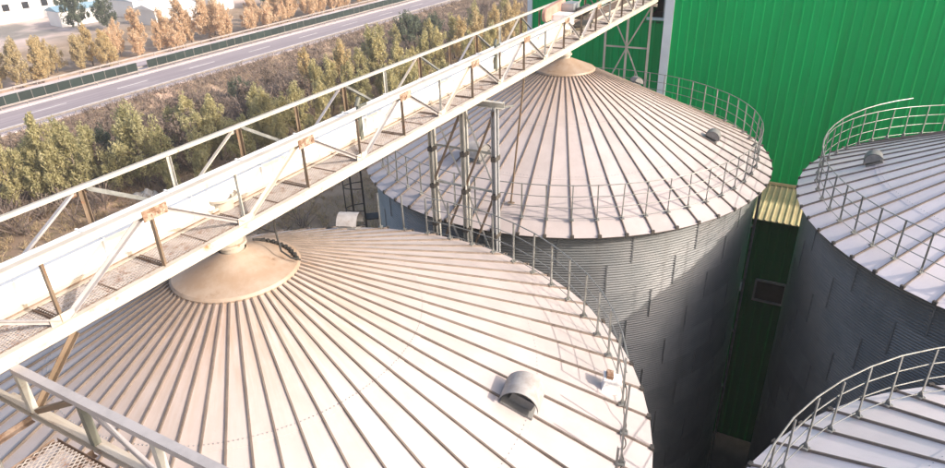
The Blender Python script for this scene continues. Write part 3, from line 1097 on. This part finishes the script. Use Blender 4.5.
KIND = {
    'G': ('young_tree', 'slim yellow-green tree', 'slim yellow-green trees in the scrub', 'poplar', 'leaf_green'),
    'R': ('young_tree', 'rounded yellow-green tree', 'rounded yellow-green trees in the scrub', 'round', 'leaf_green'),
    'O': ('young_tree', 'golden yellow tree', 'golden trees in the scrub', 'poplar', 'leaf_yellow'),
    'D': ('evergreen_tree', 'dark green tree', 'dark trees in the scrub', 'round', 'leaf_dark'),
    'B': ('bare_bush', 'half bare brown bush', 'brown bushes in the scrub', 'bush', 'leaf_brown'),
}
TREES = [
 ('G', -66.5, 25.9, 1), ('R', -65.7, 28.2, 1.1), ('G', -63.9, 29.1, 1.25), ('G', -62.8, 31.1, 1.1),
 ('R', -73.3, 31.0, 0.9), ('G', -65.0, 34.5, 0.9), ('G', -74.0, 29.0, 1), ('R', -69.6, 34.3, 0.9),
 ('R', -58.8, 36.6, 1.3), ('G', -62.7, 38.2, 1.1), ('G', -55.9, 37.3, 0.9), ('R', -58.4, 44.4, 1.05),
 ('G', -58.0, 46.9, 1), ('G', -64.3, 48.1, 0.9), ('R', -53.9, 46.8, 0.9), ('G', -54.6, 52.4, 1),
 ('R', -55.8, 56.2, 0.9), ('G', -58.9, 54.9, 0.9), ('O', -64.4, 71.3, 1.05), ('G', -61.7, 70.1, 0.9),
 ('O', -61.1, 76.4, 1.1), ('G', -57.8, 69.4, 1), ('G', -55.3, 70.5, 0.9), ('G', -50.9, 68.0, 0.9),
 ('G', -62.9, 86.7, 1.15), ('R', -54.3, 78.0, 0.8), ('G', -61.1, 86.0, 1), ('G', -54.8, 83.0, 1),
 ('R', -50.4, 80.9, 0.9), ('G', -54.3, 90.2, 1), ('G', -53.2, 93.6, 1.05), ('R', -48.6, 73.3, 0.8),
 ('O', -53.2, 101.6, 1.1), ('O', -52.7, 107.1, 1.15), ('G', -47.5, 94.4, 1), ('O', -51.9, 112.9, 1.2),
 ('O', -52.7, 120.7, 1.1), ('G', -47.2, 102.3, 1), ('O', -55.6, 130.8, 1), ('G', -60.0, 134.1, 1),
 ('G', -62.3, 123.7, 1), ('G', -58.7, 108.4, 1), ('G', -60.7, 102.2, 1), ('D', -69.2, 116.7, 1.0),
 ('D', -72.0, 111.4, 1.1), ('D', -72.8, 115.4, 1), ('D', -79.2, 68.9, 1), ('D', -75.8, 67.1, 0.9),
 ('D', -85.3, 34.7, 0.7), ('D', -68.0, 37.9, 0.8), ('R', -45.2, 81.8, 0.9), ('G', -55.3, 58.7, 0.9),
 ('G', -52.9, 61.2, 0.9), ('R', -60.0, 33.6, 0.8), ('G', -45.7, 111.6, 1), ('B', -76.3, 57.8, 0.98),
 ('B', -63.0, 108.0, 0.81), ('B', -48.0, 83.3, 0.99), ('B', -43.1, 80.2, 1.03), ('B', -47.9, 71.2, 0.84),
 ('B', -81.6, 34.0, 0.91), ('B', -61.8, 47.5, 0.9), ('B', -64.1, 35.6, 0.9), ('B', -80.3, 94.3, 0.93),
 ('B', -61.2, 66.2, 1.11), ('B', -80.8, 110.2, 1.07), ('B', -80.3, 35.4, 1.15), ('B', -82.3, 38.4, 0.88),
 ('B', -61.6, 42.0, 1.14), ('B', -46.0, 41.9, 0.84), ('B', -72.9, 58.7, 0.77), ('B', -80.7, 34.3, 0.84),
 ('B', -62.3, 60.1, 0.97), ('B', -60.9, 62.9, 1.12), ('B', -79.1, 76.0, 1.02), ('B', -74.6, 60.9, 0.71),
 ('B', -56.0, 63.9, 0.73), ('B', -65.9, 77.1, 1.01), ('B', -70.3, 51.1, 1.03), ('B', -81.7, 90.7, 0.86),
 ('B', -83.5, 93.2, 0.87), ('B', -53.7, 56.1, 0.84), ('B', -73.0, 42.3, 0.81), ('B', -50.5, 86.8, 1.08),
 ('B', -42.0, 50.6, 0.9), ('B', -41.9, 69.1, 1.06), ('B', -69.0, 44.8, 0.82), ('B', -63.6, 127.8, 0.7),
 ('B', -76.9, 45.1, 1.08), ('B', -59.3, 73.8, 0.83), ('B', -68.3, 43.9, 0.72), ('B', -58.9, 73.3, 0.89),
 ('B', -46.0, 84.1, 1.05), ('B', -52.0, 50.8, 0.78), ('B', -83.0, 147.3, 0.82), ('B', -82.8, 69.3, 1.05),
 ('B', -72.5, 31.2, 1.08), ('B', -74.5, 54.5, 0.96), ('B', -55.7, 56.8, 0.87), ('B', -76.0, 57.9, 1.05),
 ('B', -62.7, 47.1, 0.98), ('B', -60.5, 55.8, 0.89), ('B', -60.7, 79.9, 0.81), ('B', -58.2, 57.4, 0.73),
 ('B', -58.1, 42.5, 1.06), ('B', -79.0, 38.9, 1.0), ('B', -47.2, 59.1, 0.95), ('B', -65.8, 122.1, 0.71),
 ('B', -76.5, 131.0, 1.08), ('B', -42.5, 53.7, 1.13), ('B', -50.0, 52.9, 0.72), ('B', -51.5, 77.9, 1.02),
 ('B', -72.1, 147.8, 0.85), ('B', -49.6, 51.0, 0.81), ('B', -49.7, 56.4, 0.88), ('B', -40.3, 94.2, 1.04),
 ('B', -44.0, 65.4, 0.93), ('B', -65.0, 59.0, 1.1), ('B', -77.2, 75.3, 1.02), ('B', -74.4, 49.4, 0.89),
 ('B', -41.2, 74.7, 0.82), ('B', -68.2, 46.7, 0.76), ('B', -68.1, 75.9, 1.08), ('B', -44.9, 75.9, 0.92),
 ('B', -65.3, 51.1, 1.13), ('R', -75.0, 44.9, 0.53), ('G', -59.0, 124.6, 0.64), ('G', -61.4, 50.0, 0.55),
 ('G', -61.2, 36.9, 0.66), ('G', -53.7, 57.9, 0.51), ('G', -52.6, 76.8, 0.74), ('G', -69.7, 31.3, 0.81),
 ('G', -48.4, 60.7, 0.55), ('R', -45.0, 99.7, 0.74), ('R', -66.9, 48.5, 0.83), ('R', -44.1, 64.7, 0.78),
 ('R', -67.7, 35.5, 0.7), ('G', -65.1, 80.2, 0.79), ('R', -41.0, 57.1, 0.76), ('R', -74.0, 47.2, 0.66),
 ('G', -51.3, 51.2, 0.72), ('R', -53.8, 130.5, 0.54), ('G', -46.3, 68.7, 0.89), ('G', -45.2, 74.0, 0.76),
 ('R', -42.0, 94.6, 0.91), ('R', -55.5, 54.4, 0.72), ('G', -49.7, 55.4, 0.55), ('G', -71.8, 106.9, 0.74),
 ('G', -61.1, 57.3, 0.55), ('G', -75.9, 49.7, 0.56), ('G', -41.7, 67.8, 0.51), ('G', -61.4, 71.3, 0.74),
 ('G', -47.4, 101.1, 0.81), ('R', -72.4, 35.5, 0.85), ('G', -54.2, 86.2, 0.82), ('G', -60.2, 79.8, 0.9),
 ('G', -63.2, 88.3, 0.7), ('G', -41.4, 76.7, 0.59), ('G', -64.0, 51.0, 0.61), ('R', -70.2, 32.9, 0.52),
 ('G', -70.6, 99.9, 0.86), ('G', -53.3, 35.9, 0.54), ('G', -59.8, 117.9, 0.65), ('R', -67.4, 84.4, 0.78),
 ('G', -52.0, 39.1, 0.88), ('G', -70.7, 50.0, 0.58), ('R', -40.3, 59.0, 0.66), ('G', -72.8, 39.4, 0.6),
 ('G', -50.2, 78.9, 0.87), ('R', -54.5, 51.2, 0.81),
]
def where(x, yy):
    """where a tree stands, told by what one sees beside it"""
    d = 'below the highway' if x < -70 else ('halfway to highway' if x < -56 else 'nearest the silos')
    t = (yy + 7.4) / (9.4 - x)
    s_ = 'at left edge' if t < .62 else ('left of gallery' if t < .95 else ('behind the gallery' if t < 1.45 else 'near green warehouse'))
    return s_, d


for i, (k, x, yy, sc) in enumerate(TREES):
    if x < -79 or (k == 'B' and x > -58) or (x < -74 and k in 'GR' and sc > .8):
        continue
    if x < -73:
        sc *= .7
    nm, lb, gr, shp, lm = KIND[k]
    s_, d = where(x, yy)
    size = ('small ' if sc < .85 else ('tall ' if sc > 1.08 else 'middling ')) if k in 'GR' else ''
    place_tree(nm, x, yy, sc * 1.22, shp, 20 + i % 4, lm, size + lb + ' in scrub ' + s_ + ', ' + d, gr, per=46 if k != 'B' else 26)

# golden row beyond the highway
for k in range(77):
    yy = 34 + 1.9 * k + rnd.uniform(-.9, .9)
    x = -119.5 - rnd.uniform(0, 8.5)
    if yy < 78:
        lm, lb, gr = 'leaf_yellow', 'yellowish tree beyond highway', 'yellowish trees beyond the highway'
    else:
        lm, lb, gr = 'leaf_gold', 'orange tree beyond highway', 'orange trees beyond the highway'
    pos = 'below the white building' if yy < 62 else ('below the blue roof' if yy < 86 else ('in front of the white sheds' if yy < 112 else ('left of the teal shed' if yy < 136 else 'towards the top edge')))
    lb += ' ' + pos + (', front row' if x > -123.5 else ', back row')
    place_tree('roadside_tree', x, yy, (rnd.uniform(.8, 1.3) if rnd.random() < .75 else rnd.uniform(1.4, 1.75)), 'poplar' if k % 3 else 'round', 40 + k % 4, lm, lb, gr, per=46, leaf=.17)
for x, yy, sc in ((-168, 100, 1.7), (-162, 104, 1.4), (-146, 146, 1.7), (-148, 151, 1.5), (-176, 128, 1.2), (-195, 112, .9), (-193, 119, .9)):
    place_tree('evergreen_tree', x, yy, sc, 'round', 60, 'leaf_dark', 'dusty dark green tree standing among the far sheds', 'dark trees among the far sheds', per=46, leaf=.18)

# trees that would share a label are told apart by their order from the left of the view
ORD = 'first second third fourth fifth sixth seventh eighth ninth tenth eleventh twelfth thirteenth'.split()
same = {}
for o in COL.objects:
    if o.get('category') == 'tree' and o.parent is None:
        same.setdefault(o['label'], []).append(o)
for lb, os_ in same.items():
    if len(os_) > 1:
        os_.sort(key=lambda t: (t.location.y + 7.4) / (9.4 - t.location.x))
        for k, t in enumerate(os_):
            if k < len(ORD):
                t['label'] = lb + ', ' + ORD[k] + ' from left'

# ------------------------------------------------------------------ brown scrub and dry grass (uncountable)
def ribbons(n, xr, yr, dens, h, w, lean, rng, per, spread):
    xs = rng.uniform(xr[0], xr[1], n)
    ys = rng.uniform(yr[0], yr[1], n)
    keep = np.array([dens(a, b) for a, b in zip(xs, ys)]) > rng.random(n)
    xs, ys = xs[keep], ys[keep]
    hs = (h(xs) if callable(h) else h) * (.5 + rng.random(len(xs)))
    X = np.repeat(xs, per)
    Y = np.repeat(ys, per)
    Hh = np.repeat(hs, per) * (.45 + .6 * rng.random(len(X)))
    m = len(X)
    sx, sy = rng.normal(size=m) * spread, rng.normal(size=m) * spread
    lx, ly = rng.normal(size=m) * lean, rng.normal(size=m) * lean
    z0 = Hh * rng.random(m) * .55
    an = rng.uniform(0, pi, m)
    ww = w * (.5 + rng.random(m))
    wx, wy = np.cos(an) * ww, np.sin(an) * ww
    bx, by = X + sx * .6, Y + sy * .6
    tx, ty = bx + (sx + lx) * Hh, by + (sy + ly) * Hh
    q = np.stack([np.stack([bx - wx, by - wy, z0], 1), np.stack([bx + wx, by + wy, z0], 1),
                  np.stack([tx + wx * .4, ty + wy * .4, Hh + .05], 1), np.stack([tx - wx * .4, ty - wy * .4, Hh + .05], 1)], 1)
    return q.reshape(-1, 3)


def clump(x, yy):
    return .5 + .5 * sin(x * .21 + 1.3 * sin(yy * .13)) * sin(yy * .17 + sin(x * .11))


q = ribbons(7200, (-85.5, -30), (8, 215), lambda a, b: (.25 + .75 * clump(a, b)) * min(1, max(.05, (-57 - a) / 9)), lambda a: np.clip(2.2 - np.clip((-70 - a) / 14, 0, 1) * 1.5, .5, 3), .055, .45, nrng, 34, .42)
o = link('brown_scrub', quads_mesh('brown_scrub', q, 'scrub'))
o['kind'] = 'stuff'
tag(o, 'tangled brown leafless scrub covering the ground below the highway', 'scrub')
q = ribbons(26000, (-84, -11), (5, 130), lambda a, b: .25 + .75 * clump(a * 1.7, b * 1.9), .55, .04, .5, nrng, 9, .30)
o = link('dry_grass', quads_mesh('dry_grass', q, 'dry_grass'))
o['kind'] = 'stuff'
tag(o, 'dry tan grass tufts on the bare ground left of the silos', 'grass')
q = ribbons(5200, (-88.8, -84.2), (10, 220), lambda a, b: .8, .7, .05, .5, nrng, 9, .3)
q[:, 2] += np.clip((-84.5 - q[:, 0]) / 4.1, 0, 1) * (HZ - .05)
o = link('bank_grass', quads_mesh('bank_grass', q, 'scrub'))
o['kind'] = 'stuff'
tag(o, 'rough brown grass on the near bank of the highway', 'grass')

# crumpled white sheet lying in the scrub
b = MB()
n = 12
for i in range(n + 1):
    for j in range(n + 1):
        u, v = i / n - .5, j / n - .5
        edge = max(abs(u), abs(v)) * 2
        b.v.append((u * 2.6 + .2 * sin(v * 9), v * 1.7 + .15 * sin(u * 8), max(.03, (.75 * (1 - edge ** 2)) * (.6 + .4 * sin(u * 13 + v * 7)) + .12 * sin(u * 21) * cos(v * 17) * (1 - edge))))
for i in range(n):
    for j in range(n):
        o_ = i * (n + 1) + j
        b.f.append((o_, o_ + n + 1, o_ + n + 2, o_ + 1))
        b.m.append(0)
o = link('crumpled_tarp', b.mesh('crumpled_tarp', 'tarp', True), None, (-57.6, 35.0, 0), .5)
tag(o, 'crumpled off-white sheet lying on bare ground in the scrub', 'tarp')

# ------------------------------------------------------------------ far sheds
def shed(x, yy, w, l, h, wall, roof, label, rz=0.0, pitch=1.2, windows=0, name='far_shed'):
    root = thing(name, label, 'shed' if name == 'far_shed' else 'building', (x, yy, 0), rz)
    b = MB()
    b.box((0, 0, h / 2), (w, l, h))
    link('wall', b.mesh('wall', wall), root)
    b = MB()
    v = [(-w / 2 - .4, -l / 2 - .4, h), (w / 2 + .4, -l / 2 - .4, h), (0, -l / 2 - .4, h + pitch)]
    v += [(a_, l / 2 + .4, c_) for a_, _, c_ in v]
    b.add(v, [(0, 1, 2), (5, 4, 3), (0, 2, 5, 3), (1, 4, 5, 2), (0, 3, 4, 1)])
    link('roof', b.mesh('roof', roof), root, (0, 0, .02))
    for k in range(windows):
        yw = -l / 2 + (k + .7) * l / windows
        b = MB()
        b.box((w / 2 + .03, yw, h * .52), (.12, 1.9, 1.9), 1)
        for dy in (-1.05, 1.05):
            b.box((w / 2 + .06, yw + dy, h * .52), (.2, .16, 2.2))
        for dz in (-1.02, 1.02):
            b.box((w / 2 + .06, yw, h * .52 + dz), (.2, 1.94, .16))
        link('window', b.mesh('window', [wall, 'glass_dark']), root)
    return root


shed(-212, 92, 20, 76, 8.0, 'far_white', 'far_white', 'long white building with a row of dark windows in the top left corner', windows=14, name='far_building', rz=R_(-3))
shed(-181, 108, 7, 12, 4.0, 'far_white', 'far_blue', 'small shed with a bright blue roof right of the long white building', rz=R_(-8))
shed(-176, 136, 14, 34, 4.6, 'far_white', 'far_grey_roof', 'wide grey-blue roofed shed behind the orange trees', rz=R_(-4))
shed(-157, 119, 9, 13, 4.0, 'far_white', 'far_white', 'white roofed shed showing between the orange trees, nearest the highway', rz=R_(-4))
shed(-160, 138, 8, 9, 5.0, 'far_white', 'far_white', 'pale box-shaped shed beside the grey-blue roof', rz=R_(2))
shed(-196, 172, 16, 16, 6.0, 'far_blue', 'far_blue', 'teal blue shed at the top edge left of the highway', rz=R_(-2))
shed(-178, 168, 14, 22, 4.0, 'far_white', 'far_white', 'low white shed at the top edge beside the teal one', rz=R_(-4))
shed(-236, 186, 22, 60, 6.5, 'far_grey_roof', 'far_grey_roof', 'long bluish grey factory roof along the top edge', rz=R_(-6))
shed(-248, 120, 18, 40, 6.0, 'far_white', 'far_white', 'white hall standing behind the long white building', rz=R_(-4))

# ------------------------------------------------------------------ haze
hz = MB().box((0, 0, 16.6), (2404, 2404, 35.4))
me = bpy.data.meshes.new('haze')
me.from_pydata(hz.v, [], hz.f)
m = bpy.data.materials.new('haze')
m.use_nodes = True
t = m.node_tree
t.nodes.remove(t.nodes['Principled BSDF'])
pv = t.nodes.new('ShaderNodeVolumePrincipled')
pv.inputs['Color'].default_value = (.96, .93, .95, 1)
pv.inputs['Density'].default_value = .0007
pv.inputs['Anisotropy'].default_value = .3
t.links.new(pv.outputs[0], t.nodes['Material Output'].inputs['Volume'])
me.materials.append(m)
o = link('haze', me)
o['kind'] = 'stuff'
tag(o, 'thin pale haze over the far side of the highway', 'haze')
